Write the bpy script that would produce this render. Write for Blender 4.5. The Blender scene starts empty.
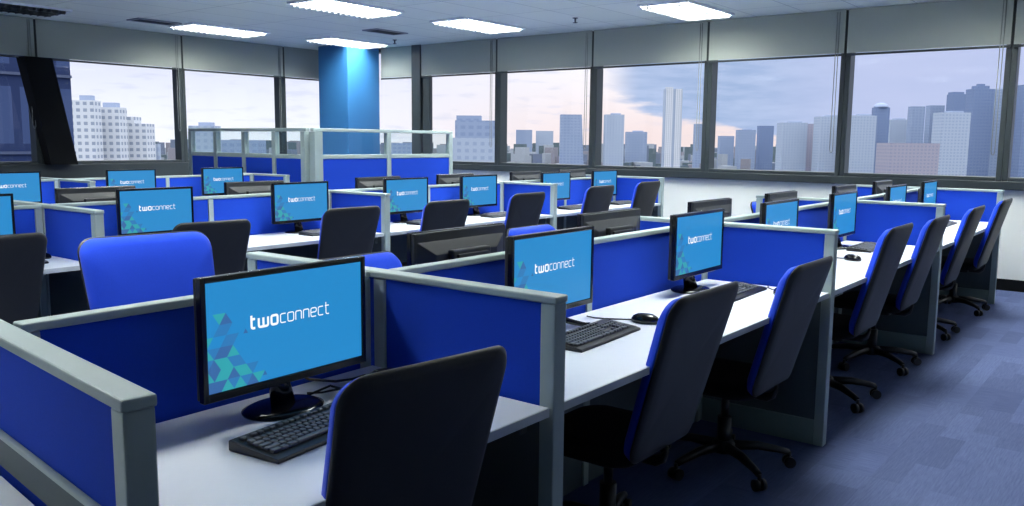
import bpy, bmesh, math, random
from mathutils import Vector, Matrix
R = math.radians
S = bpy.context.scene
COL = S.collection
rnd = random.Random(7)

# ------------------------------------------------------------------ camera
CAM_H, FPX = 1.517, 855.6
p, a, r = R(7.455), R(52.222), R(-0.556)
F = Vector((math.sin(a)*math.cos(p), math.cos(a)*math.cos(p), -math.sin(p)))
Rt = Vector((math.cos(a), -math.sin(a), 0)); U = Rt.cross(F)
R2 = Rt*math.cos(r) - U*math.sin(r); U2 = Rt*math.sin(r) + U*math.cos(r)
cam = bpy.data.cameras.new('camera'); co = bpy.data.objects.new('camera', cam); COL.objects.link(co)
co.matrix_world = Matrix(((R2.x, U2.x, -F.x, 0), (R2.y, U2.y, -F.y, 0), (R2.z, U2.z, -F.z, CAM_H), (0, 0, 0, 1)))
cam.sensor_width = 36; cam.lens = 36*FPX/1024; cam.clip_start = .05; cam.clip_end = 9000
S.camera = co
# ------------------------------------------------------------------ exposure
S.view_settings.view_transform = 'Standard'; S.view_settings.look = 'None'
S.view_settings.gamma = 1; S.view_settings.use_curve_mapping = False
S.view_settings.exposure = 0.13
LAMP = 66.0          # radiance of the ceiling light panels
SKY = 1.28
# ------------------------------------------------------------------ node helpers
def lin(r_, g, b):
    f = lambda c: (c/255/12.92) if c/255 <= .04045 else ((c/255+.055)/1.055)**2.4
    return (f(r_), f(g), f(b), 1)
class NT:
    def __init__(s, nt): s.nt = nt; nt.nodes.clear()
    def n(s, t, **k):
        nd = s.nt.nodes.new(t)
        for q, v in k.items(): setattr(nd, q, v)
        return nd
    def l(s, a_, b_): s.nt.links.new(a_, b_)
    def math(s, op, a_, b_=None, c_=None):
        nd = s.n('ShaderNodeMath', operation=op)
        for i, v in enumerate((a_, b_, c_)):
            if v is None: continue
            if hasattr(v, 'is_output'): s.l(v, nd.inputs[i])
            else: nd.inputs[i].default_value = v
        return nd.outputs[0]
    def mix(s, f, a_, b_):
        nd = s.n('ShaderNodeMix', data_type='RGBA')
        for i, v in ((0, f), (6, a_), (7, b_)):
            if hasattr(v, 'is_output'): s.l(v, nd.inputs[i])
            else: nd.inputs[i].default_value = v
        return nd.outputs[2]
    def ramp(s, f, lo, hi):
        nd = s.n('ShaderNodeMapRange', interpolation_type='SMOOTHSTEP')
        s.l(f, nd.inputs[0]); nd.inputs[1].default_value = lo; nd.inputs[2].default_value = hi
        return nd.outputs[0]
    def noise(s, vec, scale, detail=3, rough=.5, sc=None):
        nd = s.n('ShaderNodeTexNoise'); nd.inputs['Scale'].default_value = scale
        nd.inputs['Detail'].default_value = detail; nd.inputs['Roughness'].default_value = rough
        if sc:
            m = s.n('ShaderNodeMapping'); m.inputs['Scale'].default_value = sc; s.l(vec, m.inputs[0]); vec = m.outputs[0]
        s.l(vec, nd.inputs['Vector']); return nd.outputs['Fac']
MATS = {}
def mat(name, col, rough=.5, metal=0, spec=.5, var=0, vscale=40, bump=0, bscale=200, sheen=0, coat=0, stretch=None):
    m = bpy.data.materials.new(name); m.use_nodes = True; t = NT(m.node_tree)
    b = t.n('ShaderNodeBsdfPrincipled'); o = t.n('ShaderNodeOutputMaterial'); t.l(b.outputs[0], o.inputs[0])
    b.inputs['Roughness'].default_value = rough; b.inputs['Metallic'].default_value = metal
    b.inputs['Specular IOR Level'].default_value = spec
    if sheen: b.inputs['Sheen Weight'].default_value = sheen
    if coat: b.inputs['Coat Weight'].default_value = coat
    tc = t.n('ShaderNodeTexCoord').outputs['Object']
    c = lin(*col)
    if var:
        f = t.noise(tc, vscale, 4, .6, stretch)
        lo = tuple(x*(1-var) for x in c[:3])+(1,); hi = tuple(min(1, x*(1+var)) for x in c[:3])+(1,)
        t.l(t.mix(f, lo, hi), b.inputs['Base Color'])
    else:
        t.l(t.mix(t.noise(tc, 8), tuple(x*.97 for x in c[:3])+(1,), tuple(min(1, x*1.03) for x in c[:3])+(1,)), b.inputs['Base Color'])
    if bump:
        bp = t.n('ShaderNodeBump'); bp.inputs['Strength'].default_value = bump; bp.inputs['Distance'].default_value = .002
        t.l(t.noise(tc, bscale, 2), bp.inputs['Height']); t.l(bp.outputs[0], b.inputs['Normal'])
    MATS[name] = m; return m
def emit(name, col, st=1.0):
    m = bpy.data.materials.new(name); m.use_nodes = True; t = NT(m.node_tree)
    b = t.n('ShaderNodeBsdfPrincipled'); o = t.n('ShaderNodeOutputMaterial'); t.l(b.outputs[0], o.inputs[0])
    b.inputs['Base Color'].default_value = (.01, .01, .01, 1); b.inputs['Roughness'].default_value = .35
    b.inputs['Specular IOR Level'].default_value = .2
    b.inputs['Emission Color'].default_value = lin(*col); b.inputs['Emission Strength'].default_value = st
    MATS[name] = m; return m

# ------------------------------------------------------------------ world: hazy dusk sky
w = bpy.data.worlds.new('sky'); S.world = w; w.use_nodes = True
t = NT(w.node_tree)
tc = t.n('ShaderNodeTexCoord').outputs['Generated']
sx = t.n('ShaderNodeSeparateXYZ'); t.l(tc, sx.inputs[0])
az = t.math('ARCTAN2', sx.outputs[0], sx.outputs[1])          # 0 = +Y, pi/2 = +X
el = t.math('ARCSINE', sx.outputs[2])
nz = t.noise(tc, 9, 5, .55, (1, 1, 5))
nz2 = t.noise(tc, 22, 4, .55, (1, 1, 6))
glow = t.mix(t.ramp(el, 0.0, .09), lin(222, 203, 200), lin(232, 226, 228))      # cream band
glow = t.mix(t.ramp(az, 1.10, .62), glow, t.mix(t.ramp(el, 0, .11), lin(226, 226, 234), lin(200, 203, 222)))
glow = t.mix(t.math('MULTIPLY', t.ramp(nz2, .52, .72), .30), glow, lin(176, 182, 206))
# blue grey cloud bank to the right: its lower edge drops towards the right
edge = t.math('MULTIPLY', t.math('SUBTRACT', 1.13, az), .33)
edge = t.math('ADD', edge, t.math('MULTIPLY', t.math('SUBTRACT', nz, .5), .10))
d = t.math('SUBTRACT', el, t.math('ADD', edge, .015))
bank = t.math('MULTIPLY', t.ramp(d, -.006, .012), t.ramp(az, 1.005, 1.06))
cloud = t.mix(t.ramp(nz2, .3, .7), lin(146, 164, 196), lin(164, 178, 206))
cloud = t.mix(t.ramp(az, 1.15, 1.32), cloud, t.mix(nz, lin(164, 174, 206), lin(178, 184, 212)))
cold = t.mix(bank, glow, cloud)
up = t.mix(t.ramp(el, .11, .55), cold, (1.95, 2.02, 2.12, 1))        # the overcast zenith is brighter than the horizon
bg = t.n('ShaderNodeBackground'); t.l(up, bg.inputs[0]); bg.inputs[1].default_value = SKY
t.l(bg.outputs[0], t.n('ShaderNodeOutputWorld').inputs[0])

# ------------------------------------------------------------------ materials
BLUE = mat('blue_fabric', (24, 64, 180), .85, spec=.15, var=.10, vscale=260, bump=.25, bscale=900)
CBLUE = mat('blue_seat_fabric', (26, 66, 198), .8, spec=.15, var=.10, vscale=200, bump=.25, bscale=700, sheen=.1)
RAIL = mat('grey_green_rail', (150, 165, 164), .42, spec=.5, var=.04, vscale=20)
LOWP = mat('dark_grey_panel', (72, 84, 88), .6, var=.06, vscale=60)
KICK = mat('kick_rail', (128, 146, 142), .5, var=.04, vscale=30)
DESK = mat('white_laminate', (206, 211, 220), .38, spec=.5, var=.02, vscale=30)
DEDGE = mat('desk_edging', (168, 176, 184), .5)
BLK = mat('black_plastic', (16, 17, 19), .38, spec=.5, var=.15, vscale=80, bump=.08, bscale=900)
BLKG = mat('black_gloss', (12, 12, 14), .18, spec=.5)
REAR = mat('charcoal_rear_plastic', (40, 43, 46), .45, var=.1, vscale=60, bump=.1, bscale=600)
SHELL = mat('charcoal_shell', (24, 26, 30), .5, spec=.45, var=.1, vscale=60, bump=.12, bscale=500)
SEATM = mat('black_seat_cloth', (20, 21, 26), .85, spec=.2, var=.15, vscale=200, bump=.3, bscale=700)
KEYM = mat('key_grey', (84, 86, 90), .45, spec=.5)
CHROME = mat('grey_metal', (120, 124, 128), .3, metal=.9)
SCREEN = emit('screen_blue', (40, 139, 205), .9)
LOGOM = emit('logo_white', (245, 250, 255), 1.0)
TR1 = emit('triangle_teal', (50, 158, 168), 1.0); TR2 = emit('triangle_slate', (48, 118, 178), 1.0); TR3 = emit('triangle_navy', (56, 100, 158), 1.0)
WALL = mat('white_paint', (226, 229, 225), .7, spec=.2, var=.02, vscale=3)
FRAME = mat('dark_window_frame', (44, 52, 54), .45, spec=.5, var=.05, vscale=10)
BASEB = mat('black_baseboard', (16, 18, 21), .8, spec=.1)
CBLU = mat('blue_column_paint', (48, 108, 160), .45, spec=.4, var=.02, vscale=2)
WHITE = mat('white_enamel', (236, 240, 244), .35)
BLIND = mat('blind_cloth', (158, 164, 156), .85, spec=.1, var=.03, vscale=300, bump=.15, bscale=600)
CORD = mat('blind_cord', (120, 124, 122), .5)
LOUV = mat('louvre_grey', (98, 100, 103), .6, spec=.2)
VENT = mat('vent_dark', (44, 52, 60), .6)
LAMPM = emit('lamp_panel', (250, 255, 250), LAMP)
OFFM = mat('lamp_off', (120, 128, 140), .3)

def ceiling_mat():
    m = bpy.data.materials.new('ceiling_tiles'); m.use_nodes = True; t = NT(m.node_tree)
    b = t.n('ShaderNodeBsdfPrincipled'); o = t.n('ShaderNodeOutputMaterial'); t.l(b.outputs[0], o.inputs[0])
    b.inputs['Roughness'].default_value = .9; b.inputs['Specular IOR Level'].default_value = .1
    tc = t.n('ShaderNodeTexCoord').outputs['Object']
    br = t.n('ShaderNodeTexBrick'); br.offset = 0; t.l(tc, br.inputs['Vector'])
    br.inputs['Scale'].default_value = 1; br.inputs['Brick Width'].default_value = 1.2; br.inputs['Row Height'].default_value = .6
    br.inputs['Mortar Size'].default_value = .006; br.inputs['Mortar Smooth'].default_value = .3
    br.inputs['Color1'].default_value = lin(236, 242, 232); br.inputs['Color2'].default_value = lin(241, 246, 237)
    br.inputs['Mortar'].default_value = lin(180, 186, 182)
    t.l(t.mix(t.math('MULTIPLY', t.noise(tc, 150, 3), .25), br.outputs[0], lin(206, 212, 208)), b.inputs['Base Color'])
    return m
def carpet_mat():
    m = bpy.data.materials.new('carpet_tiles'); m.use_nodes = True; t = NT(m.node_tree)
    b = t.n('ShaderNodeBsdfPrincipled'); o = t.n('ShaderNodeOutputMaterial'); t.l(b.outputs[0], o.inputs[0])
    b.inputs['Roughness'].default_value = .95; b.inputs['Specular IOR Level'].default_value = .05
    tc = t.n('ShaderNodeTexCoord').outputs['Object']
    def brick(wd, ht, c1, c2, off=0, bias=0):
        br = t.n('ShaderNodeTexBrick'); br.offset = off; t.l(tc, br.inputs['Vector'])
        br.inputs['Scale'].default_value = 1; br.inputs['Brick Width'].default_value = wd; br.inputs['Row Height'].default_value = ht
        br.inputs['Mortar Size'].default_value = 0; br.inputs['Bias'].default_value = bias
        br.inputs['Color1'].default_value = c1; br.inputs['Color2'].default_value = c2; return br.outputs[0]
    K, W_ = (0, 0, 0, 1), (1, 1, 1, 1)
    tile = brick(.5, .5, K, W_)                      # checker like random tile value, turns the grain
    ga = t.noise(tc, 1, 4, .6, (130, 9, 1)); gb = t.noise(tc, 1, 4, .6, (9, 130, 1))
    sel = t.math('GREATER_THAN', t.n('ShaderNodeRGBToBW').outputs[0], .5)
    bw = [n for n in t.nt.nodes if n.bl_idname == 'ShaderNodeRGBToBW'][0]; t.l(tile, bw.inputs[0])
    grain = t.mix(sel, ga, gb)
    strip = brick(.5, .125, K, W_, .37, -.25)
    base = t.mix(grain, lin(56, 68, 108), lin(110, 122, 160))
    base = t.mix(t.math('MULTIPLY', bwof(t, tile), .16), base, lin(112, 124, 156))
    base = t.mix(t.math('MULTIPLY', bwof(t, strip), .42), base, lin(46, 54, 82))
    base = t.mix(t.math('MULTIPLY', t.noise(tc, 260, 2), .35), base, lin(48, 56, 86))
    t.l(base, b.inputs['Base Color'])
    bp = t.n('ShaderNodeBump'); bp.inputs['Strength'].default_value = .5; bp.inputs['Distance'].default_value = .004
    t.l(t.noise(tc, 300, 2), bp.inputs['Height']); t.l(bp.outputs[0], b.inputs['Normal'])
    return m
def bwof(t, c):
    n = t.n('ShaderNodeRGBToBW'); t.l(c, n.inputs[0]); return n.outputs[0]
def glass_mat(name, tint, refl):
    m = bpy.data.materials.new(name); m.use_nodes = True; t = NT(m.node_tree)
    tr = t.n('ShaderNodeBsdfTransparent'); tr.inputs[0].default_value = tint
    gl = t.n('ShaderNodeBsdfGlossy'); gl.inputs['Roughness'].default_value = .02
    fr = t.n('ShaderNodeFresnel'); fr.inputs[0].default_value = 1.45
    front = t.math('SUBTRACT', 1, t.n('ShaderNodeNewGeometry').outputs['Backfacing'])
    mx = t.n('ShaderNodeMixShader'); t.l(t.math('MULTIPLY', t.math('MULTIPLY', fr.outputs[0], refl), front), mx.inputs[0])
    t.l(tr.outputs[0], mx.inputs[1]); t.l(gl.outputs[0], mx.inputs[2])
    t.l(mx.outputs[0], t.n('ShaderNodeOutputMaterial').inputs[0]); return m
CEIL = ceiling_mat(); CARPET = carpet_mat()
GLASS = glass_mat('window_glass', (.97, .985, 1, 1), .8); PGLASS = glass_mat('partition_glass', (.90, .95, .95, 1), 1)
def facade(name, wall, win, fl, bay, fw=.55, fb=.5):
    """pale facade with rows of windows: fl = floor height, bay = window spacing, object coordinates in metres"""
    m = bpy.data.materials.new(name); m.use_nodes = True; t = NT(m.node_tree)
    b = t.n('ShaderNodeBsdfPrincipled'); t.l(b.outputs[0], t.n('ShaderNodeOutputMaterial').inputs[0])
    b.inputs['Roughness'].default_value = .8; b.inputs['Specular IOR Level'].default_value = .15
    s = t.n('ShaderNodeSeparateXYZ'); t.l(t.n('ShaderNodeTexCoord').outputs['Object'], s.inputs[0])
    fz = t.math('LESS_THAN', t.math('FRACT', t.math('DIVIDE', s.outputs[2], fl)), fw)
    fx = t.math('LESS_THAN', t.math('FRACT', t.math('DIVIDE', t.math('ADD', s.outputs[0], s.outputs[1]), bay)), fb)
    t.l(t.mix(t.math('MULTIPLY', fz, fx), lin(*wall), lin(*win)), b.inputs['Base Color'])
    return m

# ------------------------------------------------------------------ mesh helpers
def box(bm, c, s, bev=0, rot=None, seg=2, mi=0, taper=None):
    """box centred at c with size s; taper=(fx,fz) shrinks the +Y face"""
    vs = []
    for ix in (-.5, .5):
        for iy in (-.5, .5):
            for iz in (-.5, .5):
                fx, fz = (taper if (taper and iy > 0) else (1, 1))
                vs.append(bm.verts.new((ix*s[0]*fx, iy*s[1], iz*s[2]*fz)))
    fs = [bm.faces.new([vs[i] for i in q]) for q in ((0, 1, 3, 2), (4, 6, 7, 5), (0, 4, 5, 1), (2, 3, 7, 6), (0, 2, 6, 4), (1, 5, 7, 3))]
    for f in fs: f.material_index = mi
    M = Matrix.Translation(c) @ (rot.to_4x4() if rot else Matrix())
    allv = vs
    if bev:
        es = list({e for f in fs for e in f.edges})
        out = bmesh.ops.bevel(bm, geom=es, offset=bev, segments=seg, profile=.5, affect='EDGES')
        allv = list({v for f in out['faces'] for v in f.verts} | {v for v in vs if v.is_valid} | {v for f in fs if f.is_valid for v in f.verts})
        for f in out['faces']: f.material_index = mi
    for v in allv: v.co = M @ v.co
def tube(bm, pts, rad, seg=8, cap=True):
    pts = [Vector(q) for q in pts]; n = len(pts)
    rad = rad if isinstance(rad, (list, tuple)) else [rad]*n
    rings = []; up = None
    for i in range(n):
        d = (pts[min(i+1, n-1)] - pts[max(i-1, 0)]).normalized()
        if up is None: up = Vector((0, 0, 1)) if abs(d.z) < .9 else Vector((1, 0, 0))
        x = d.cross(up)
        if x.length < 1e-4: x = d.orthogonal()
        x.normalize(); y = x.cross(d)
        up = y
        rings.append([bm.verts.new(pts[i] + (x*math.cos(k*2*math.pi/seg) + y*math.sin(k*2*math.pi/seg))*rad[i]) for k in range(seg)])
    for A, B in zip(rings, rings[1:]):
        for k in range(seg):
            f = bm.faces.new((A[k], A[(k+1) % seg], B[(k+1) % seg], B[k])); f.smooth = True
    if cap: bm.faces.new(rings[0]); bm.faces.new(rings[-1][::-1])
def lathe(bm, prof, c=(0, 0, 0), seg=24, sx=1, sy=1):
    c = Vector(c); rings = []
    for rr, z in prof:
        rings.append([bm.verts.new(c + Vector((max(rr, 1e-4)*sx*math.cos(k*2*math.pi/seg), max(rr, 1e-4)*sy*math.sin(k*2*math.pi/seg), z))) for k in range(seg)])
    for A, B in zip(rings, rings[1:]):
        for k in range(seg):
            f = bm.faces.new((A[k], A[(k+1) % seg], B[(k+1) % seg], B[k])); f.smooth = True
    bm.faces.new(rings[0][::-1]); bm.faces.new(rings[-1])
def prism(bm, poly, z0, z1, mi=0, axis='z'):
    """extrude a 2-D outline"""
    f = {'z': lambda x, y, h: (x, y, h), 'x': lambda x, y, h: (h, x, y), 'y': lambda x, y, h: (x, h, y)}[axis]
    A = [bm.verts.new(f(x, y, z0)) for x, y in poly]; B = [bm.verts.new(f(x, y, z1)) for x, y in poly]
    n = len(poly); fs = [bm.faces.new(A[::-1]), bm.faces.new(B)]
    for k in range(n): fs.append(bm.faces.new((A[k], A[(k+1) % n], B[(k+1) % n], B[k])))
    for q in fs: q.material_index = mi
def rounded(w_, h_, rad, n=6):
    out = []
    for cx, cy, a0 in ((w_/2-rad, h_/2-rad, 0), (-w_/2+rad, h_/2-rad, 90), (-w_/2+rad, -h_/2+rad, 180), (w_/2-rad, -h_/2+rad, 270)):
        for k in range(n+1):
            an = R(a0+90*k/n); out.append((cx+rad*math.cos(an), cy+rad*math.sin(an)))
    return out
def pad(bm, outline, fmap, front, back, edge=.02):
    """cushion: outline in (u,v); fmap(u,v,depth)->Vector; front/back thickness either side"""
    n = len(outline); levels = []
    for s_, dd in ((0, back), (.35, back), (.7, back*.99), (.9, back*.9), (.965, back*.65), (1, back*.15), (1, front*.15), (.965, front*.7), (.9, front*.93), (.7, front*1), (.35, front*.97), (0, front*.96)):
        if s_ == 0: levels.append([bm.verts.new(fmap(0, 0, dd))])
        else: levels.append([bm.verts.new(fmap(x*s_, y*s_, dd)) for x, y in outline])
    for A, B in zip(levels, levels[1:]):
        for k in range(n):
            k2 = (k+1) % n
            if len(A) == 1: f = bm.faces.new((A[0], B[k2], B[k]))
            elif len(B) == 1: f = bm.faces.new((A[k], A[k2], B[0]))
            else: f = bm.faces.new((A[k], A[k2], B[k2], B[k]))
            f.smooth = True
def BM(): return bmesh.new()
def obj(name, bm, m, parent=None, loc=None, fix=True):
    if fix: bmesh.ops.recalc_face_normals(bm, faces=bm.faces)
    me = bpy.data.meshes.new(name); bm.to_mesh(me); bm.free()
    for q in (m if isinstance(m, (list, tuple)) else [m]): me.materials.append(q)
    o = bpy.data.objects.new(name, me); COL.objects.link(o)
    if parent: o.parent = parent
    if loc: o.location = loc
    return o
def tag(o, label, cat, group=None, kind=None):
    o['label'] = label; o['category'] = cat
    if group: o['group'] = group
    if kind: o['kind'] = kind
    return o
def thing(name, label, cat, loc=(0, 0, 0), rz=0, group=None):
    o = bpy.data.objects.new(name, None); COL.objects.link(o); o.empty_display_size = .1
    o.location = loc; o.rotation_euler = (0, 0, rz); return tag(o, label, cat, group)
def struct(name, bm, m, parent=None):
    o = obj(name, bm, m, parent)
    if not parent: o['kind'] = 'structure'
    return o
def kids(o): return [c for c in COL.objects if c.parent == o]
def dup(root, loc, rz, label, group=None):
    def cp(o, par):
        c = o.copy(); COL.objects.link(c)
        if par: c.parent = par
        for k in KIDS.get(o.name, []): cp(k, c)
        return c
    def scan(o):
        KIDS[o.name] = kids(o)
        for k in KIDS[o.name]: scan(k)
    if root.name not in KIDS: scan(root)
    c = cp(root, None); c.location = loc; c.rotation_euler = (0, 0, rz); c['label'] = label
    if group: c['group'] = group
    return c
KIDS = {}
ORD = ['first', 'second', 'third', 'fourth', 'fifth', 'sixth', 'seventh', 'eighth']

# ------------------------------------------------------------------ layout (metres)
WX, WY, CZ = 10.27, 11.97, 3.04         # right wall, back wall, ceiling
X0, Y0 = -3.0, -3.0                     # walls behind the camera
T, DZ = 1.10, .79                       # screen top, desk top
SILL, HEAD = 1.15, 2.54
# ------------------------------------------------------------------ room shell
bm = BM(); box(bm, ((X0+WX)/2, (Y0+WY)/2, -.05), (WX-X0+.6, WY-Y0+.6, .1)); struct('floor', bm, CARPET)
bm = BM(); box(bm, ((X0+WX)/2, (Y0+WY)/2, CZ+.05), (WX-X0+.6, WY-Y0+.6, .1)); struct('ceiling', bm, CEIL)
bm = BM(); box(bm, (WX+.1, (Y0+WY)/2, .53), (.2, WY-Y0+.4, 1.06)); struct('wall_right', bm, WALL)
bm = BM(); box(bm, ((X0+WX)/2-.01, WY+.1, .53), (WX-X0+.18, .2, 1.06)); struct('wall_back', bm, WALL)
bm = BM(); box(bm, (X0-.1, (Y0+WY)/2, CZ/2), (.2, WY-Y0, CZ)); struct('wall_left', bm, WALL)
bm = BM(); box(bm, ((X0+WX)/2, Y0-.1, CZ/2), (WX-X0, .2, CZ)); struct('wall_front', bm, WALL)
bm = BM(); box(bm, (WX-.01, (Y0+WY)/2, .06), (.02, WY-Y0, .12)); struct('baseboard_right', bm, BASEB)
bm = BM(); box(bm, ((X0+WX)/2, WY-.01, .06), (WX-X0-.04, .02, .12)); struct('baseboard_back', bm, BASEB)
bm = BM(); box(bm, (WX+.05, (Y0+WY)/2, 1.105), (.22, WY-Y0+.4, .09), .008); struct('trim_1', bm, FRAME)
bm = BM(); box(bm, ((X0+WX)/2-.07, WY+.05, 1.01), (WX-X0+.02, .22, .28), .008); struct('trim_2', bm, FRAME)
# window frames: (axis, from, to)
RM = [WY, 9.80, 8.22, 6.52, 4.81, 3.12, 1.46, -.25, -1.6, Y0]
BMN = [X0, -1.1, .97, 3.06, 5.18, 7.26, 9.10, WX]
wn = 0
def window(axis, a0, a1):
    global wn; wn += 1
    m_ = (a0+a1)/2; L = abs(a1-a0); fr = BM(); gl = BM(); zt, zb = CZ-.01, SILL
    def bx(b, along, z, la, lz, th=.17, off=.03):
        if axis == 'R': box(b, (WX+off, along, z), (th, la, lz), .006)
        else: box(b, (along, WY+off, z), (la, th, lz), .006)
    lo, hi = min(a0, a1), max(a0, a1)
    bx(fr, lo+.028, (zt+zb)/2, .055, zt-zb); bx(fr, hi-.028, (zt+zb)/2, .055, zt-zb)
    bx(fr, m_, zb+.02, L-.11, .04); bx(fr, m_, zt-.03, L-.11, .06)
    o = struct('window_%d' % wn, fr, FRAME)
    if axis == 'R': box(gl, (WX+.08, m_, (zt+zb)/2), (.008, L-.11, zt-zb-.1))
    else: box(gl, (m_, WY+.08, (zt+zb)/2), (L-.11, .008, zt-zb-.1))
    obj('glass_pane', gl, GLASS, o)
for q, s_ in zip(RM, RM[1:]): window('R', q, s_)
for q, s_ in zip(BMN, BMN[1:]): window('B', q, s_)
# thick double post near the corner on the right wall
bm = BM(); box(bm, (WX-.06, 9.88, (SILL+CZ)/2), (.1, .20, CZ-SILL-.005), .01); box(bm, (WX-.045, 9.68, (SILL+HEAD)/2), (.07, .16, HEAD-SILL-.02), .01)
struct('trim_3', bm, FRAME)
# sloping dark structural brace at the back-left windows
bm = BM()
v0 = [bm.verts.new(q) for q in ((5.22, WY-.24, SILL), (5.57, WY-.24, SILL), (5.57, WY-.01, SILL), (5.22, WY-.01, SILL))]
v1 = [bm.verts.new(q) for q in ((4.96, WY-.24, 2.53), (5.31, WY-.24, 2.53), (5.31, WY-.01, 2.53), (4.96, WY-.01, 2.53))]
bm.faces.new(v0[::-1]); bm.faces.new(v1)
for k in range(4): bm.faces.new((v0[k], v0[(k+1) % 4], v1[(k+1) % 4], v1[k]))
struct('trim_4', bm, BASEB)
# blue column in the corner
bm = BM(); box(bm, ((9.46+10.16)/2, (10.72+11.44)/2, CZ/2), (.70, .72, CZ-.004), .012); struct('trim_5', bm, CBLU)

# ------------------------------------------------------------------ roller blinds
def blind(axis, a0, a1, label, cord_at=None, zb=HEAD, cz=1.62):
    m_ = (a0+a1)/2; L = abs(a1-a0)-.03
    X = WX-.085; Yb = WY-.085 if axis == 'B' else 0
    loc = (X, m_, CZ) if axis == 'R' else (m_, Yb, CZ)
    o = thing('roller_blind', label, 'blind', loc, 0 if axis == 'R' else R(90), 'roller blinds above the windows')
    b = BM(); box(b, (0, 0, (zb-CZ)/2), (.004, L, CZ-zb-.012)); obj('blind_cloth', b, BLIND, o)
    b = BM(); tube(b, [(-.03, -L/2, -.045), (-.03, L/2, -.045)], .034, 12); obj('roller_tube', b, BLIND, o) if False else b.free()
    b = BM(); box(b, (0, 0, zb-CZ-.012), (.022, L, .026), .006); obj('bottom_bar', b, FRAME, o)
    if cord_at is not None:
        b = BM(); y = cord_at; z1 = cz-CZ
        pts = [(-.015, y-.012, -.03), (-.015, y-.014, z1+.03), (-.015, y-.008, z1+.006), (-.015, y, z1), (-.015, y+.010, z1+.006), (-.015, y+.020, z1+.04), (-.015, y+.014, -.03)]
        tube(b, pts, .0045, 6); obj('pull_cord', b, CORD, o)
RB = [10.72, 9.98, 8.22, 6.52, 4.81, 3.12, 1.46, -.25]
RBL = ['narrow pale roller blind just right of the blue column', 'pale roller blind right of the thick corner post', 'pale roller blind second to the right of the thick corner post',
       'pale roller blind above the pane with the tall slender tower', 'pale roller blind above the pane showing blue grey cloud over mid-height blocks', 'wide pale roller blind above the pane with the dense high-rise group',
       'pale roller blind cut by the right edge of the photo']
for (y0, y1), lb in zip(zip(RB, RB[1:]), RBL):
    L = abs(y1-y0)
    blind('R', y0, y1, lb, None if L < 1 else -L/2+.09, cz=1.42 if y1 > 1 else 1.5)
BB = [3.06, 5.18, 7.26, 9.10, 9.92]
BBL = ['grey roller blind at the far left above the dark window', 'grey roller blind above the window with the white apartment blocks', 'grey roller blind over the back window behind the glazed partition', 'narrow grey roller blind just left of the blue column']
for (x0, x1), lb in zip(zip(BB, BB[1:]), BBL):
    L = x1-x0; blind('B', x0, x1, lb, None if L < 1 else (-L/2+.09 if x0 > 4 else -L/2+.08), cz=1.62)

# ------------------------------------------------------------------ ceiling fixtures
def make_lamp(on=True):
    o = thing('ceiling_light', '', 'ceiling light', group='recessed louvred ceiling lights' if on else None)
    b = BM()
    for sx_ in (-1, 1): box(b, (sx_*.605, 0, -.012), (.03, .62, .03), .004)
    for sy_ in (-1, 1): box(b, (0, sy_*.30, -.012), (1.18, .03, .03), .004)
    obj('frame', b, WHITE, o)
    b = BM(); box(b, (0, 0, -.006), (1.18, .57, .006)); obj('light_panel', b, LAMPM if on else OFFM, o)
    b = BM()
    for k in range(14): box(b, (-.55+k*1.1/13, 0, -.035), (.006, .56, .04))
    for k in range(3): box(b, (0, -.19+k*.19, -.035), (1.17, .012, .042))
    obj('louvre', b, LOUV if on else CHROME, o)
    return o
lamp = make_lamp(); lamp.location = (6.85, 7.75, CZ)
lamp['label'] = 'lit louvred ceiling light nearest the top centre left of the picture'
for (x, y), lb in (((8.85, 7.45), 'lit louvred ceiling light in the middle, right of the blue column'),
                   ((9.2, 4.62), 'lit louvred ceiling light at upper right above the windows'),
                   ((9.25, 10.45), 'lit louvred ceiling light directly in front of the blue column'),
                   ((7.2, 10.8), 'lit louvred ceiling light by the back windows, left of the blue column'),
                   ((6.7, 4.6), 'lit louvred ceiling light over the middle bench, outside the picture'),
                   ((4.4, 7.7), 'lit louvred ceiling light over the rear bench, outside the picture'),
                   ((4.4, 4.6), 'lit louvred ceiling light over the left of the middle bench, outside the picture'),
                   ((9.0, 1.6), 'lit louvred ceiling light over the right end of the front bench, outside the picture'),
                   ((6.7, 1.6), 'lit louvred ceiling light over the third pod of the front bench, outside the picture'),
                   ((4.0, 1.6), 'lit louvred ceiling light over the second pod of the front bench, outside the picture'),
                   ((1.4, 7.7), 'lit louvred ceiling light at the far left, outside the picture'),
                   ((-1.2, 4.6), 'lit louvred ceiling light at the left end of the middle bench, outside the picture'),
                   ((1.3, 3.5), 'added louvred fill light over the aisle behind the nearest seats, outside the picture'),  # unseen extra fixture off the lamp grid, added to brighten the foreground
                   ):
    dup(lamp, (x, y, CZ), 0, lb)
off = make_lamp(False); off.location = (4.5, 11.02, CZ); off['label'] = 'unlit dark louvred ceiling light at the top left corner'
def vent(loc, label):
    o = thing('ceiling_vent', label, 'vent', loc, 0, 'dark air vents in the ceiling')
    b = BM()
    for s_ in (-1, 1): box(b, (s_*.29, 0, -.008), (.03, .3, .016), .003); box(b, (0, s_*.14, -.008), (.55, .03, .016), .003)
    obj('frame', b, OFFM, o)
    b = BM()
    for k in range(5): box(b, (0, -.09+k*.045, -.008), (.54, .008, .014), rot=Matrix.Rotation(R(35), 3, 'X'))
    obj('slats', b, VENT, o)
vent((6.25, 10.85, CZ), 'dark ceiling air vent near the back wall, left of the lit lights')
vent((8.7, 9.05, CZ), 'dark ceiling air vent before the blue column')
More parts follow.
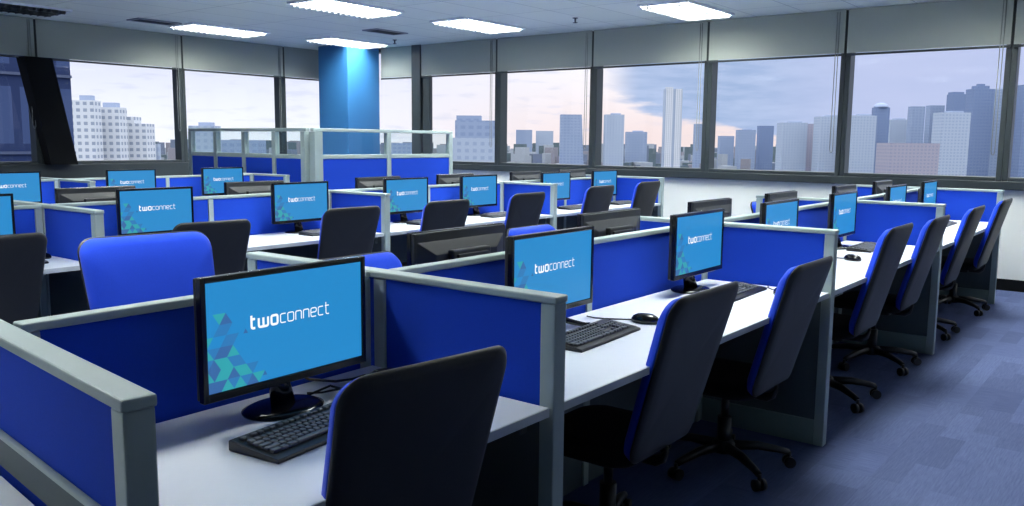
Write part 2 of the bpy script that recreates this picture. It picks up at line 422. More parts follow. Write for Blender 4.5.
def sprinkler(loc, label):
    o = thing('sprinkler', label, 'sprinkler', loc, 0, 'ceiling sprinkler heads')
    b = BM(); lathe(b, [(.035, 0), (.035, -.006), (.012, -.012), (.010, -.05), (.004, -.055)], seg=14); obj('body', b, VENT, o)
    b = BM(); lathe(b, [(.03, -.058), (.03, -.062), (.008, -.066)], seg=14); obj('deflector', b, VENT, o)
sprinkler((9.08, 6.08, CZ), 'small sprinkler head on the ceiling between the two right-hand lights')
sprinkler((9.5, 9.68, CZ), 'small sprinkler head on the ceiling by the light at the blue column')

# ------------------------------------------------------------------ benches
BENCH = {'front': dict(ys=1.99, yn=1.30, yf=2.69, xd=[.775, 1.90, 4.28, 6.72, 9.30]),
         'middle': dict(ys=5.55, yn=4.88, yf=6.22, xd=[.12, 2.42, 4.70, 7.00, 9.25]),
         'rear': dict(ys=8.85, yn=8.20, yf=9.50, xd=[1.75, 4.02, 6.30])}
PT = .045
def divider(bench, i, x, yn, ys, yf, rz=0, duct=False):
    o = thing('divider_screen', 'blue divider screen with grey rails, %s from the left on the %s bench' % (ORD[i], bench), 'divider', (x, ys, 0), rz, 'cross dividers of the desk benches')
    n, f = yn-ys, yf-ys
    for y in (n+.026, 0, f-.026):
        b = BM(); box(b, (0, y, (T-.022)/2), (.054, .050, T-.022), .004); obj('post', b, RAIL, o)
    b = BM(); box(b, (0, (n+f)/2, T-.011), (.060, f-n+.006, .022), .005); obj('top_rail', b, RAIL, o)
    for y0, y1 in ((n+.052, -.026), (.026, f-.052)):
        m_ = (y0+y1)/2; L = y1-y0
        b = BM(); box(b, (0, m_, (DZ-.03+T-.022)/2), (.044, L, T-.022-DZ+.03), .004); obj('fabric_panel', b, BLUE, o)
        b = BM(); box(b, (0, m_, (DZ-.03+.13)/2), (.038, L, DZ-.03-.13)); obj('lower_panel', b, LOWP, o)
        b = BM(); box(b, (0, m_, .065), (.052, L, .13), .004); obj('kick_rail', b, KICK, o)
        if duct:
            b = BM(); box(b, (-.026, m_, .838), (.012, L, .066), .003); obj('cable_duct', b, LOWP, o)
            b = BM(); box(b, (-.028, m_, .877), (.014, L, .012), .003); obj('duct_edge', b, RAIL, o)
    return o
def spine(bench, i, x0, x1, ys):
    g = .032; L = x1-x0-2*g-.004; m_ = (x0+x1)/2
    o = thing('spine_screen', 'blue screen along the middle of the %s bench, %s section from the left' % (bench, ORD[i]), 'divider', (m_, ys, 0), 0, 'long middle screens of the desk benches')
    n = 2 if L > 1.6 else 1
    b = BM(); box(b, (0, 0, T-.012), (L, .05, .022), .005); obj('top_rail', b, RAIL, o)
    for k in range(n+1) if n > 1 else (0, 1):
        pw = .04; x = -L/2+pw/2 + k*(L-pw)/n
        b = BM(); box(b, (x, 0, (T-.023)/2), (pw, .05, T-.023), .003); obj('post', b, RAIL, o)
    for k in range(n):
        cx = -L/2 + .02 + (k+.5)*(L-.04)/n; pl = (L-.04)/n-.04
        b = BM(); box(b, (cx, 0, (DZ-.03+T-.023)/2), (pl, .036, T-.023-DZ+.03), .004); obj('fabric_panel', b, BLUE, o)
        b = BM(); box(b, (cx, 0, (DZ-.03)/2), (pl, .03, DZ-.03)); obj('lower_panel', b, LOWP, o)
def desk(bench, side, i, x0, x1, ya, yb, word='section'):
    x0 += .033; x1 -= .033; m_ = (x0+x1)/2
    o = thing('desk_top', 'white laminate worktop, %s %s from the left on the %s side of the %s bench' % (ORD[i], word, side, bench), 'desk', (m_, (ya+yb)/2, DZ), 0, 'white worktops of the desk benches')
    b = BM(); box(b, (0, 0, -.0125), (x1-x0-.004, yb-ya-.006, .025)); obj('worktop', b, DESK, o)
    fr = ya if side == 'near' else yb
    b = BM(); s_ = -1 if side == 'near' else 1
    box(b, (0, s_*((yb-ya)/2), -.0125), (x1-x0-.004, .005, .026), .0015); obj('edging', b, DEDGE, o)
    n = 2 if x1-x0 > 1.6 else 1
    b = BM()
    for k in range(n+1):
        x = -(x1-x0)/2+.02 + k*((x1-x0)-.04)/n
        box(b, (x, 0, -.055), (.03, (yb-ya)*.8, .06), .003)
    obj('bracket', b, LOWP, o)
for nm, B in BENCH.items():
    for i, x in enumerate(B['xd']):
        if nm == 'front' and i == 0: divider(nm, i, x-.003, B['yn']-.005, B['ys']+.06, B['yf']+.02, R(-6), True)
        else: divider(nm, i, x, B['yn'], B['ys'], B['yf'])
    for i, (x0, x1) in enumerate(zip(B['xd'], B['xd'][1:])):
        k0 = .055 if nm == 'front' and i == 0 else 0         # the nearest screen stands a little deeper
        spine(nm, i, x0+(.004 if k0 else 0), x1, B['ys']+k0)
        desk(nm, 'near', i, x0, x1, B['yn']+.012, B['ys']-.027+k0)
        desk(nm, 'far', i, x0+(.08 if x0 == .775 else 0), x1, B['ys']+.027+k0, B['yf']-.012)
# two worktops left of the first divider of the front bench (no screen between them)
for ya, yb, lb in ((1.312, 1.955, 'grey white worktop at the bottom left corner, nearer of two beyond the first divider'), (1.968, 2.678, 'grey white worktop at the left edge, farther of two beyond the first divider')):
    o = thing('desk_top', lb, 'desk', (.090+(.0 if ya < 1.5 else .07), (ya+yb)/2+.063, DZ), R(-6), 'white worktops of the desk benches')
    b = BM(); box(b, (0, 0, -.0125), (1.21, yb-ya, .025), .002); obj('worktop', b, DESK, o)
    b = BM()
    for x in (-.5, .5): box(b, (x, 0, (.026-DZ)/2-.0255), (.04, (yb-ya)*.7, DZ-.026), .003)
    obj('leg_frame', b, LOWP, o)

# ------------------------------------------------------------------ tall glazed partition behind the benches
def tall(label, ax, x, y, L, npan, wide):
    o = thing('glazed_partition', label, 'partition', (x, y, 0), 0 if ax == 'x' else R(90), 'tall glazed partitions near the corner')
    H, G = 1.645, 1.335
    b = BM(); box(b, (L/2, 0, H-.02), (L, .06, .04), .005); obj('top_rail', b, RAIL, o)
    b = BM(); box(b, (L/2, 0, G-.025), (L-.002, .055, .05), .005); obj('middle_rail', b, RAIL, o)
    for k in range(npan+1):
        pw = wide if k in (0,) else .07
        xx = min(max(k*L/npan, pw/2), L-pw/2)
        b = BM(); box(b, (xx, 0, (H-.042)/2), (pw, .066 if k else .1, H-.042), .004); obj('post', b, RAIL, o)
    for k in range(npan):
        cx = (k+.5)*L/npan; pl = L/npan-.07
        b = BM(); box(b, (cx, 0, (G-.05)/2), (pl, .045, G-.055), .004); obj('fabric_panel', b, BLUE, o)
        b = BM(); box(b, (cx, 0, (G+H-.04)/2), (pl, .008, H-.04-G)); obj('glass_pane', b, PGLASS, o)
tall('tall blue partition with a glazed top in front of the blue column', 'x', 6.50, 8.0, 2.42, 2, .12)
tall('tall blue partition with a glazed top running back to the left of the blue column', 'y', 6.50, 8.07, 2.45, 4, .08)

# ------------------------------------------------------------------ monitors
def fillet(pts, rad, n=5):
    if rad <= 0: return pts
    out = [Vector(pts[0]+(0,))]
    for A, B, C_ in zip(pts, pts[1:], pts[2:]):
        A, B, C_ = (Vector(q+(0,)) for q in (A, B, C_))
        q = min(rad, (A-B).length*.499, (C_-B).length*.499)
        p0 = B+(A-B).normalized()*q; p1 = B+(C_-B).normalized()*q
        for k in range(n+1):
            s_ = k/n; out.append(p0*(1-s_)**2 + B*2*s_*(1-s_) + p1*s_*s_)
    out.append(Vector(pts[-1]+(0,))); return out
GL = {'t': (.62, [[(.14, 1.42), (.14, 0), (.60, 0)], [(0, 1), (.60, 1)]]),
      'w': (1.22, [[(0, 1.0), (0, 0), (1.22, 0), (1.22, 1.0)], [(.61, 1.0), (.61, .02)]]),
      'o': (.82, [[(.41, 1), (.82, 1), (.82, 0), (0, 0), (0, 1), (.41, 1)]]),
      'c': (.72, [[(.72, 1), (0, 1), (0, 0), (.72, 0)]]),
      'n': (.80, [[(0, 0), (0, 1), (.80, 1), (.80, 0)]]),
      'e': (.80, [[(.02, .5), (.80, .5), (.80, 1), (0, 1), (0, 0), (.74, 0)]])}
def logo(bm, x, z, h, y):
    cur = x
    for word, wd, gap in (('two', .27, .30), ('connect', .125, .27)):
        for ch in word:
            adv, strokes = GL[ch]
            cur += wd*h/2
            for st in strokes:
                P = fillet(st, .24); hw = wd/2
                L_, R_ = [], []
                for i, q in enumerate(P):
                    A = P[max(0, i-1)]; B = P[min(len(P)-1, i+1)]
                    if ch == 'o' and i in (0, len(P)-1): A, B = Vector((0, 0, 0)), Vector((1, 0, 0))
                    d_ = (B-A).normalized() if (B-A).length > 1e-6 else Vector((1, 0, 0))
                    nn = Vector((-d_.y, d_.x, 0))*hw
                    for arr, vv in ((L_, q+nn), (R_, q-nn)):
                        arr.append(bm.verts.new((cur+vv.x*h, y, z+vv.y*h)))
                for k in range(len(P)-1):
                    try: bm.faces.new((L_[k], L_[k+1], R_[k+1], R_[k]))
                    except ValueError: pass
            cur += adv*h + gap*h*.62 + wd*h/2
        cur += .02*h
    return cur
MW, MH, MB = .535, .312, .083
def make_monitor(stand):
    o = thing('monitor', '', 'monitor', group='computer monitors on the desks')
    sy = -.04
    b = BM()
    z0, z1 = MB, MB+MH; bz, bt, bb = .015, .015, .022
    box(b, (-MW/2+bz/2, sy+.008, (z0+z1)/2), (bz, .022, MH), .003); box(b, (MW/2-bz/2, sy+.008, (z0+z1)/2), (bz, .022, MH), .003)
    box(b, (0, sy+.008, z1-bt/2), (MW-2*bz+.004, .022, bt), .003); box(b, (0, sy+.008, z0+bb/2), (MW-2*bz+.004, .022, bb), .003)
    obj('bezel', b, BLKG, o)
    sw, sh = MW-2*bz, MH-bt-bb; sz = z0+bb+sh/2
    b = BM(); box(b, (0, sy+.006, sz), (sw+.002, .008, sh+.002)); sc = obj('screen', b, SCREEN, o)
    y = sy+.0014
    b = BM(); e = logo(b, 0, 0, .0235, y); b.free()
    b = BM(); logo(b, -e/2+.005, sz+.006, .0235, y); obj('logo', b, LOGOM, sc, fix=False)
    b = BM(); s_ = .037; hh = .028; xl = -sw/2; zl = sz-sh/2
    rows = [(-1, 8, .95), (-1, 7, .9), (-1, 5, .9), (-1, 4, .8), (-1, 4, .75), (-1, 3, .7), (1, 3, .6)]
    rr = random.Random(3)
    yy = y+.0004
    for ri, (c0, c1, pr) in enumerate(rows):
        for k in range(c0, c1):
            if rr.random() > pr: continue
            x = xl+k*s_/2; up_ = (k+ri) % 2 == 0
            q = [(x, 0), (x+s_, 0), (x+s_/2, hh)] if up_ else [(x, hh), (x+s_, hh), (x+s_/2, 0)]
            q = [(max(px_, xl), zl+ri*hh+pz) for px_, pz in q]
            q = [(px_-s_*.0, pz) for px_, pz in q]
            f = b.faces.new([b.verts.new((px_, yy, pz)) for px_, pz in q]); f.material_index = rr.choice((0, 0, 0, 1, 2) if ri < 4 else (0, 1, 1, 2))
    for x, z in ((.105, .135), (.16, .015)):
        f = b.faces.new([b.verts.new((xl+x+dx, yy, zl+z+dz)) for dx, dz in ((0, 0), (.014, 0), (.007, .012))]); f.material_index = 2
    obj('triangle_pattern', b, [TR1, TR2, TR3], sc, fix=False)
    b = BM(); box(b, (0, sy+.026, (z0+z1)/2), (MW-.006, .016, MH-.006), .004)
    box(b, (0, sy+.047, (z0+z1)/2-.01), (MW-.03, .028, MH-.05), .003, taper=(.70, .62)); obj('rear_housing', b, REAR, o)
    b = BM(); box(b, (0, sy+.070, z0+.165), (.22, .03, .15), .006); box(b, (0, sy+.088, z0+.215), (.18, .014, .018), .004); obj('hinge_block', b, REAR, o)
    if stand == 'disc':
        b = BM(); tube(b, [(0, .0, .012), (0, .018, .08), (0, .034, .16)], [.034, .028, .028], 12); obj('stand_neck', b, BLKG, o)
        b = BM(); lathe(b, [(.110, 0), (.112, .006), (.095, .013), (.045, .018), (.02, .02)], (0, 0, 0), 32, 1.05, .84); obj('stand_base', b, BLKG, o)
    else:
        b = BM(); box(b, (0, .02, .105), (.075, .03, .13), .008); obj('stand_neck', b, BLKG, o)
        for s_ in (-1, 1):
            b = BM(); tube(b, [(s_*.03, .02, .055), (s_*.08, .0, .045), (s_*.14, -.035, .022), (s_*.185, -.06, .009), (s_*.21, -.065, .008)], [.014, .013, .011, .009, .007], 8); obj('stand_foot', b, BLKG, o)
        b = BM(); tube(b, [(0, .03, .05), (0, .06, .03), (0, .078, .009)], [.014, .012, .008], 8); obj('stand_foot', b, BLKG, o)
    return o
# ------------------------------------------------------------------ keyboards, mice
def kb_case(b):
    prof = [(-.082, 0), (.082, 0), (.082, .026), (.070, .027), (-.060, .014), (-.082, .010)]
    prism(b, prof, -.228, .228, axis='x')
    bmesh.ops.bevel(b, geom=list(b.edges), offset=.003, segments=1, affect='EDGES')
def key_cells():
    P = .0187; out = []
    def row(y, cells):
        x = -.215
        for wd in cells:
            if wd > 0: out.append((x+wd*P/2, y, wd*P-.0035))
            x += abs(wd)*P
    row(.055, [1, -.7, 1, 1, 1, 1, -.4, 1, 1, 1, 1, -.4, 1, 1, 1, 1, -.3, 1, 1, 1])
    row(.028, [1]*13+[2, -.3, 1, 1, 1, -.3, 1, 1, 1])
    row(.0095, [1.5]+[1]*12+[1.5, -.3, 1, 1, 1, -.3, 1, 1, 1])
    row(-.009, [1.8]+[1]*11+[2.2, -3.6, 1, 1, 1])
    row(-.0275, [2.3]+[1]*10+[2.7, -1.3, 1, -1.3, 1, 1, 1])
    row(-.046, [1.5, 1.2, 1.5, 6, 1.5, 1.5, 1.8, -.3, 1, 1, 1, -.3, 2, 1])
    return [(x, y, wd) for x, y, wd in out if x < .222][:100]
def key_box(b, x, y, wd):
    z = .014 + (y+.06)*.1 + .004
    box(b, (x, y, z), (wd, .0150, .009), .0018, seg=1)
def make_keyboard(fine):
    o = thing('keyboard', '', 'keyboard', group='black keyboards on the desks')
    b = BM(); kb_case(b); obj('case', b, BLK, o)
    if fine:
        for x, y, wd in key_cells():
            b = BM(); key_box(b, x, y, wd); obj('key', b, KEYM, o)
    else:
        b = BM()
        for x, y, wd in key_cells(): key_box(b, x, y, wd)
        obj('keys', b, KEYM, o)
    return o
def make_mouse():
    o = thing('mouse', '', 'mouse', group='black mice on the desks')
    b = BM(); lathe(b, [(.031, 0), (.035, .004), (.035, .015), (.030, .027), (.020, .036), (.004, .039)], (0, 0, 0), 20, 1, 1.7); obj('shell', b, BLKG, o)
    b = BM(); tube(b, [(-.004, .028, .031), (.004, .028, .031)], .007, 10); obj('scroll_wheel', b, CHROME, o)
    b = BM(); tube(b, [(0, .058, .008), (.004, .09, .004), (-.02, .15, .004), (-.03, .21, .004), (-.015, .25, .004)], .003, 6); obj('cable', b, BLK, o)
    return o
mon_disc, mon_arch = make_monitor('disc'), make_monitor('arch')
kb_fine, kb_plain, mouse0 = make_keyboard(True), make_keyboard(False), make_mouse()
used = set()
def put(src, x, y, rz, label):
    if src.name not in used:
        used.add(src.name); src.location = (x, y, DZ); src.rotation_euler = (0, 0, rz); src['label'] = label; return src
    return dup(src, (x, y, DZ), rz, label)
# scan the children before anything is copied
A_X = [1.40, 2.62, 3.86, 4.95, 6.16, 7.58, 8.75]
A_CUE = ['nearest the camera', 'on arched feet', 'above a grey keyboard', 'half behind the third divider', 'seen at an angle', 'narrowed by the angle', 'at the far right']
for i, x in enumerate(A_X):
    put(mon_arch if i == 1 else mon_disc, x, 1.865, R(1 if i == 0 else 0), 'lit monitor, %s along the near side of the front bench, %s' % (ORD[i], A_CUE[i]))
AF_X = [2.46, 3.57, 4.70, 5.84, 7.25, 8.40]
for i, x in enumerate(AF_X):
    put(mon_disc, x, 2.14, R(180), 'dark monitor back, %s from the left along the far side of the front bench' % ORD[i])
B_X = [1.90, 3.06, 4.26, 5.42, 6.42, 7.73, 8.74]
for i, x in enumerate(B_X):
    put(mon_disc, x, 5.42, 0, 'lit blue monitor, %s from the left along the near side of the middle bench' % ORD[i])
BF_X = [2.83, 4.08, 5.40, 6.45, 7.62, 8.55]
for i, x in enumerate(BF_X):
    put(mon_disc, x, 5.70, R(180), 'dark monitor back, %s from the left along the far side of the middle bench' % ORD[i])
C_X = [3.48, 4.66, 5.75]
for i, x in enumerate(C_X):
    put(mon_disc, x, 8.70, 0, 'small distant lit monitor, %s from the left on the rear bench' % ORD[i])
# keyboards
for i, (x, y, rz) in enumerate([(1.355, 1.65, 7), (2.665, 1.675, 3), (3.90, 1.655, 2), (5.02, 1.68, 0), (6.25, 1.68, 0), (7.5, 1.68, 0), (8.65, 1.68, 0)]):
    put(kb_fine if i < 2 else kb_plain, x, y, R(rz), 'black keyboard, %s from the left along the near side of the front bench' % ORD[i])
for i, x in enumerate(B_X):
    put(kb_plain, x+.1, 5.19, R(1), 'black keyboard, %s from the left along the near side of the middle bench' % ORD[i])
# mice
for x, y, rz, lb in ((3.03, 1.66, 10, 'black mouse right of the keyboard under the second front bench monitor'),
                     (4.02, 1.47, -60, 'black mouse before the third divider of the front bench, beside the third monitor'),
                     (5.55, 1.58, -20, 'black mouse on the front bench just beyond the third divider'),
                     (2.28, 5.34, 60, 'black mouse on the middle bench left of its second divider'),
                     (1.765, 1.85, 70, 'black mouse with a tangled lead behind the nearest chair, against the second divider')):
    put(mouse0, x, y, R(rz), lb)
# cable tangle behind the nearest monitor
b = BM()
tube(b, [(1.50, 1.90, DZ+.004), (1.56, 1.86, DZ+.03), (1.60, 1.84, DZ+.006), (1.66, 1.87, DZ+.02), (1.68, 1.80, DZ+.004), (1.60, 1.77, DZ+.012), (1.58, 1.88, DZ+.02)], .0035, 6)
tube(b, [(1.44, 1.94, DZ+.1), (1.54, 1.93, DZ+.04), (1.62, 1.91, DZ+.02), (1.70, 1.93, DZ+.005), (1.76, 1.935, DZ+.004)], .004, 6)
tag(obj('monitor_cable', b, BLK), 'black cable tangle on the desk right of the nearest monitor stand', 'cable')

# ------------------------------------------------------------------ office chairs
def make_chair():
    o = thing('office_chair', '', 'chair', group='blue and black swivel chairs')
    W, H, zb = .51, .63, .43
    base_out = rounded(W, H, .06, 7)
    out = [(x*(1.0 if y > 0 else 1.0-.12*(-y/(H/2))), y) for x, y in base_out]
    def fm(u, v, d_):
        tt = (v+H/2)/H
        z = zb+(v+H/2)*.985
        y = -.215 - .175*tt + .04*math.sin(math.pi*tt)*.5 + .16*u*u*(.6+.4*tt) + d_
        return Vector((u, y, z))
    b = BM(); pad(b, out, fm, .004, -.022); obj('backrest_shell', b, SHELL, o)
    b = BM(); pad(b, [(x*.985, y*.985) for x, y in out], lambda u, v, d_: fm(u, v, d_+.005), .040, 0.0); obj('backrest_cushion', b, CBLUE, o)
    so = rounded(.48, .45, .09, 6)
    b = BM(); pad(b, so, lambda u, v, d_: Vector((u, v+.02, .425+d_ - (.03 if False else 0)-.25*max(0, v-.12)**1.0*.3)), .05, -.02); obj('seat', b, SEATM, o)
    b = BM(); box(b, (0, 0, .388), (.20, .24, .035), .008); obj('tilt_mechanism', b, BLK, o)
    b = BM(); tube(b, [(0, -.09, .385), (0, -.20, .385), (0, -.225, .40), (0, -.238, .425), (0, -.242, .45)], [.022, .022, .018, .010, .006], 8); obj('back_bracket', b, BLK, o)
    b = BM(); tube(b, [(0, 0, .09), (0, 0, .25)], .032, 14); tube(b, [(0, 0, .25), (0, 0, .372)], .018, 14); obj('gas_lift', b, BLK, o)
    b = BM(); tube(b, [(.10, .03, .39), (.20, .03, .385), (.26, .03, .378)], [.006, .006, .010], 8); obj('height_lever', b, BLK, o)
    b = BM(); lathe(b, [(.05, .075), (.055, .085), (.055, .12), (.04, .135)], seg=16); obj('base_hub', b, BLK, o)
    for k in range(5):
        an = R(18+72*k); c_, s_ = math.cos(an), math.sin(an)
        b = BM(); tube(b, [(c_*.045, s_*.045, .105), (c_*.16, s_*.16, .105), (c_*.27, s_*.27, .085), (c_*.305, s_*.305, .075)], [.026, .022, .017, .015], 8)
        lg = obj('base_leg', b, BLK, o)
        b = BM(); ax_ = Vector((-s_, c_, 0)); ce = Vector((c_*.31, s_*.31, .028))
        tube(b, [ce-ax_*.026, ce-ax_*.006], .027, 14); tube(b, [ce+ax_*.006, ce+ax_*.026], .027, 14); tube(b, [ce+Vector((0, 0, .01)), ce+Vector((0, 0, .05))], .009, 8)
        obj('caster', b, BLK, lg)
    return o
chair = make_chair()
first_chair = [True]
def put_chair(x, y, rz, z, label, wide=1):
    if first_chair[0]:
        first_chair[0] = False; c = chair; c.location = (x, y, 0); c.rotation_euler = (0, 0, R(rz)); c['label'] = label
    else: c = dup(chair, (x, y, 0), R(rz), label)
    c.scale = (wide, 1, z or 1); return c
A_CH = [(1.335, 1.58, -7, 1.01), (2.67, 1.60, 0, .98), (3.70, 1.59, 0, .97), (5.12, 1.58, 0, 1.02), (6.13, 1.58, 0, 1.005), (7.45, 1.58, 0, 1), (8.70, 1.56, 0, 1)]
A_CC = ['black back in the foreground', 'beside the second divider', 'before the third divider', 'just past the third divider', 'before the fourth divider', 'just past the fourth divider', 'nearest the right wall']
for i, (x, y, rz, zs) in enumerate(A_CH):
    put_chair(x, y, rz, zs, '%s swivel chair along the near side of the front bench, %s' % (ORD[i], A_CC[i]), .9 if i == 0 else 1)
AF_CH = [(1.80, 2.96, 174, 'its wide backrest fully seen'), (2.68, 2.62, 180, 'blue top behind the second divider'), (4.48, 2.95, 180, 'top behind the second monitor'), (5.32, 2.62, 180, 'blue sliver by the third monitor'), (7.58, 2.62, 180, 'barely seen by the third divider')]
for i, (x, y, rz, cue) in enumerate(AF_CH):
    put_chair(x, y, rz, (1.07, .935, .92, .94, .95)[i], 'blue office chair facing the camera beyond the front bench, %s' % cue, 1.07 if i == 0 else 1)
B_CH = [(1.80, 5.08, 0), (3.02, 4.98, -6), (4.20, 5.06, -4), (5.22, 5.06, -3), (6.30, 5.06, 0), (7.55, 5.06, 0), (8.60, 5.08, 0)]
for i, (x, y, rz) in enumerate(B_CH):
    put_chair(x, y, rz, (.97, .97, .985, .985, 1.0, 1.02, 1.03)[i], 'black-backed office chair, %s from the left along the near side of the middle bench' % ORD[i])

# ------------------------------------------------------------------ the city outside
GZ = -60.0; FOOT = []
bm = BM(); box(bm, (2200, 2200, GZ-1), (5600, 5600, 2)); 
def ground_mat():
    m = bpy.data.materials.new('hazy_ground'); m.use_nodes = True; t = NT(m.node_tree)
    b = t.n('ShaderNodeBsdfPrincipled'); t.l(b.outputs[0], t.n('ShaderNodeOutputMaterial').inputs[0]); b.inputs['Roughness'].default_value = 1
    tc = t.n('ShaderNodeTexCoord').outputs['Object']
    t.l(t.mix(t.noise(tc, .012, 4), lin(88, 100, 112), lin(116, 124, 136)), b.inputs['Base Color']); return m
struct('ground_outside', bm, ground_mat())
HAZED_FAC = {'white': facade('facade_white', (198, 200, 204), (140, 148, 162), 3.2, 3.4, .5, .55),  # distance haze is put into these pale, low-contrast wall and window colours
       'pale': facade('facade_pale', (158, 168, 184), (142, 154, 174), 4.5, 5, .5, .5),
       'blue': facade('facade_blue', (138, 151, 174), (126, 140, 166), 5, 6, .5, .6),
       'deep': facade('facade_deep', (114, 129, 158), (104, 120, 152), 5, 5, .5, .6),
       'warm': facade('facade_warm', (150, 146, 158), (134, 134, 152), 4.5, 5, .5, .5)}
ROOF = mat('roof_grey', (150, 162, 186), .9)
def tower(name, x, y, wd, dp, top, fac, label, kind='flat', cat='building', rz=52):
    """a building standing at (x, y): width, depth, roof height above floor level"""
    FOOT.append((x, y, max(wd, dp)*(1.6 if kind == 'twin' else .75)))
    o = thing(name, label, cat, (x, y, GZ), R(90-rz) - R(90), 'towers of the skyline')
    H = top-GZ; b = BM()
    if kind == 'taper': 
        prism(b, [(-wd/2, 0), (wd/2, 0), (wd/2*.72, H), (-wd/2, H)], -dp/2, dp/2, axis='y')
    else: box(b, (0, 0, H/2), (wd, dp, H))
    obj('walls', b, HAZED_FAC[fac], o)
    if kind == 'flat':
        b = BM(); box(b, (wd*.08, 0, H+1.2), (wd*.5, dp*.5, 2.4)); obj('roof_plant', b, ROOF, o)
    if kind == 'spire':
        b = BM(); box(b, (0, 0, H+2.5), (wd*.62, dp*.62, 5)); box(b, (0, 0, H+6.5), (wd*.3, dp*.3, 3)); obj('crown', b, HAZED_FAC[fac], o)
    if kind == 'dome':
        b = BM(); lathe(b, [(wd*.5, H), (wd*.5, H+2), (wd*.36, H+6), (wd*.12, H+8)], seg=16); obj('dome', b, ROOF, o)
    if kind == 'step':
        b = BM(); box(b, (-wd*.2, 0, H+1.8), (wd*.55, dp*.8, 3.6)); obj('upper_block', b, HAZED_FAC[fac], o)
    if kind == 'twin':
        b = BM(); box(b, (-wd*.26, -dp*.3, H*.5+1.5), (wd*.40, dp*.5, H+3)); obj('fin', b, HAZED_FAC['white'], o)
        b = BM(); box(b, (wd*.28, -dp*.3, H*.5), (wd*.36, dp*.5, H)); obj('fin', b, HAZED_FAC['white'], o)
        b = BM(); box(b, (0, 0, 6), (wd*2.4, dp*1.4, 12)); obj('podium', b, HAZED_FAC['pale'], o)
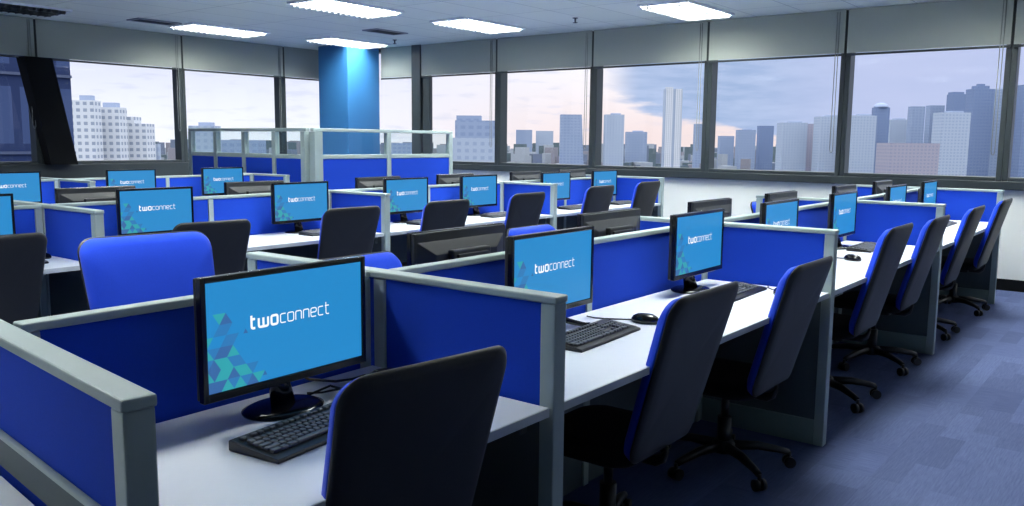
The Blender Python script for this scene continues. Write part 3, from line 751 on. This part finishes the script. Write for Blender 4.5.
# bearing u0..u1 and roof line are turned into a position and a size once, here
def at(u, D):
    d_ = F + R2*((u-512)/FPX) + U2*((253-139)/FPX)
    return d_.x*D, d_.y*D
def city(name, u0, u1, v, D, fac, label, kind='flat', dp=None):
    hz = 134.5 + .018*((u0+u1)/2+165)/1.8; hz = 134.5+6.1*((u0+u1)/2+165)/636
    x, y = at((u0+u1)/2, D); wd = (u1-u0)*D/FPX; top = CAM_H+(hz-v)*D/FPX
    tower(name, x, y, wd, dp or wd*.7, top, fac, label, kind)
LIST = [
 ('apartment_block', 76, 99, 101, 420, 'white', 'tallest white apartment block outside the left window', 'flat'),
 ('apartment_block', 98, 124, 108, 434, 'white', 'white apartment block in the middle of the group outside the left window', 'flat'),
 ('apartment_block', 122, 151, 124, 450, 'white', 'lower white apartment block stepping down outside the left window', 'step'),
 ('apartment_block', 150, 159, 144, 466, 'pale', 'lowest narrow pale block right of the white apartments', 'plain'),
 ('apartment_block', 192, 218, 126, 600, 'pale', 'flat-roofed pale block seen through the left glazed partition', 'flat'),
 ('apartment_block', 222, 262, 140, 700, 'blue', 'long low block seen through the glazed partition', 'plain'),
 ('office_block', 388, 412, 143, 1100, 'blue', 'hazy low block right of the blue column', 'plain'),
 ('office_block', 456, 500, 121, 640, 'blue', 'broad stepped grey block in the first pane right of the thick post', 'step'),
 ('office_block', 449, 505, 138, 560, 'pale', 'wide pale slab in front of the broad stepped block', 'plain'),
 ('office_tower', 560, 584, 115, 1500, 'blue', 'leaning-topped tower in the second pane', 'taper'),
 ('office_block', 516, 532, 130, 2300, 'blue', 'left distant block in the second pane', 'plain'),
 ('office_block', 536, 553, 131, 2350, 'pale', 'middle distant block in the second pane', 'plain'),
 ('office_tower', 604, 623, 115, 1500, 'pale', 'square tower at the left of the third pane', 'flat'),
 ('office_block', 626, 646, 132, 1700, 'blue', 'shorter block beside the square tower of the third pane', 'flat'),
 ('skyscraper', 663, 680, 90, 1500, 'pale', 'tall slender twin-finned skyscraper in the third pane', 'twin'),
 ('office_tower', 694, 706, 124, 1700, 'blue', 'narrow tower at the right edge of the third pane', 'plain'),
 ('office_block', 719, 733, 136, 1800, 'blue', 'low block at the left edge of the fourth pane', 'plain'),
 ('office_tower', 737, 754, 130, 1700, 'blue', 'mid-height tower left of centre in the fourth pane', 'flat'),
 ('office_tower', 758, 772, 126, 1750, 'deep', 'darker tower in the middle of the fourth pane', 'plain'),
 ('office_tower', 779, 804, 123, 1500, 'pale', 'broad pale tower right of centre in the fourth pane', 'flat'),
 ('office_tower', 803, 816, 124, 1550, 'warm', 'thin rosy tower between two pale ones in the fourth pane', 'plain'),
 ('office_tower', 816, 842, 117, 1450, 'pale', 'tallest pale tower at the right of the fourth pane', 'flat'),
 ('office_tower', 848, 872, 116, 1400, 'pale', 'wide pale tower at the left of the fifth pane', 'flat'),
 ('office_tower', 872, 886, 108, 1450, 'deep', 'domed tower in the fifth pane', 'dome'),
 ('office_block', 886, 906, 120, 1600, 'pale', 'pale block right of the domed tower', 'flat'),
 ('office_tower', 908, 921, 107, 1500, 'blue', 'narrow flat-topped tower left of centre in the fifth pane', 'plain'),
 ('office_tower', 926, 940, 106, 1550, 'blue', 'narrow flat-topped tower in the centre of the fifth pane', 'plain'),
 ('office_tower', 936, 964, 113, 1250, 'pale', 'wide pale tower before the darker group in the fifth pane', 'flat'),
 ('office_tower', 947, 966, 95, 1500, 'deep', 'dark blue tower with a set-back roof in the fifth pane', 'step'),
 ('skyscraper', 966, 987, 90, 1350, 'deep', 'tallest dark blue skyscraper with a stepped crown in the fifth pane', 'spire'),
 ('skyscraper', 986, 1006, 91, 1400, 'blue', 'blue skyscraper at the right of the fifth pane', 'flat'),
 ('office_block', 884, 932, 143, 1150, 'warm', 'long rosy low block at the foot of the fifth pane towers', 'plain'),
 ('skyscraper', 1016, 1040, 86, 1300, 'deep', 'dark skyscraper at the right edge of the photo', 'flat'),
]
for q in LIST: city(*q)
# dark glazed wing of the neighbouring building at far left
bm_w = BM(); X1 = at(74, 40)[0]*40/at(74, 40)[1]
DARKF = facade('facade_dark_glass', (38, 50, 84), (58, 72, 108), 3.4, 1.6, .72, .78)
o = thing('dark_glass_building', 'dark blue glazed building wing filling the far left window', 'building', (X1-25, 50, GZ))
box(bm_w, (0, 0, 50), (50, 20, 100)); obj('walls', bm_w, DARKF, o)
b = BM()
for k in range(28): box(b, (0, -10.06, 3.4*k+3), (50, .12, .12))
obj('floor_bands', b, mat('band_grey', (60, 70, 98), .5), o)
# the low roofs of the city, uncountable: one object
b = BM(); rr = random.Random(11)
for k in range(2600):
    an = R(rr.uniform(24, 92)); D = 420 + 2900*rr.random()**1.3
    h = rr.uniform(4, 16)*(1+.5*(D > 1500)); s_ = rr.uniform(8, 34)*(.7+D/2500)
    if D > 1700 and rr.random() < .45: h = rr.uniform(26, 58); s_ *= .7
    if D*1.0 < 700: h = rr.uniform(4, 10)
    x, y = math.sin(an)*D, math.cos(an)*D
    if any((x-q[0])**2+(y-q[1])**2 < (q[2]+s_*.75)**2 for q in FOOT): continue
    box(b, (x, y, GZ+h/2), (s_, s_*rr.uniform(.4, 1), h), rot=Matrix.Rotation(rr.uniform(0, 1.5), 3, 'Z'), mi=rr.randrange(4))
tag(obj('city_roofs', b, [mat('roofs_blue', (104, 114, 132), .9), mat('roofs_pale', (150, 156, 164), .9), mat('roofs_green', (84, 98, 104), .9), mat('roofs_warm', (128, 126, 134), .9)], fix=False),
    'hazy low roofs and trees of the city spreading below the skyline', 'city', kind='stuff')
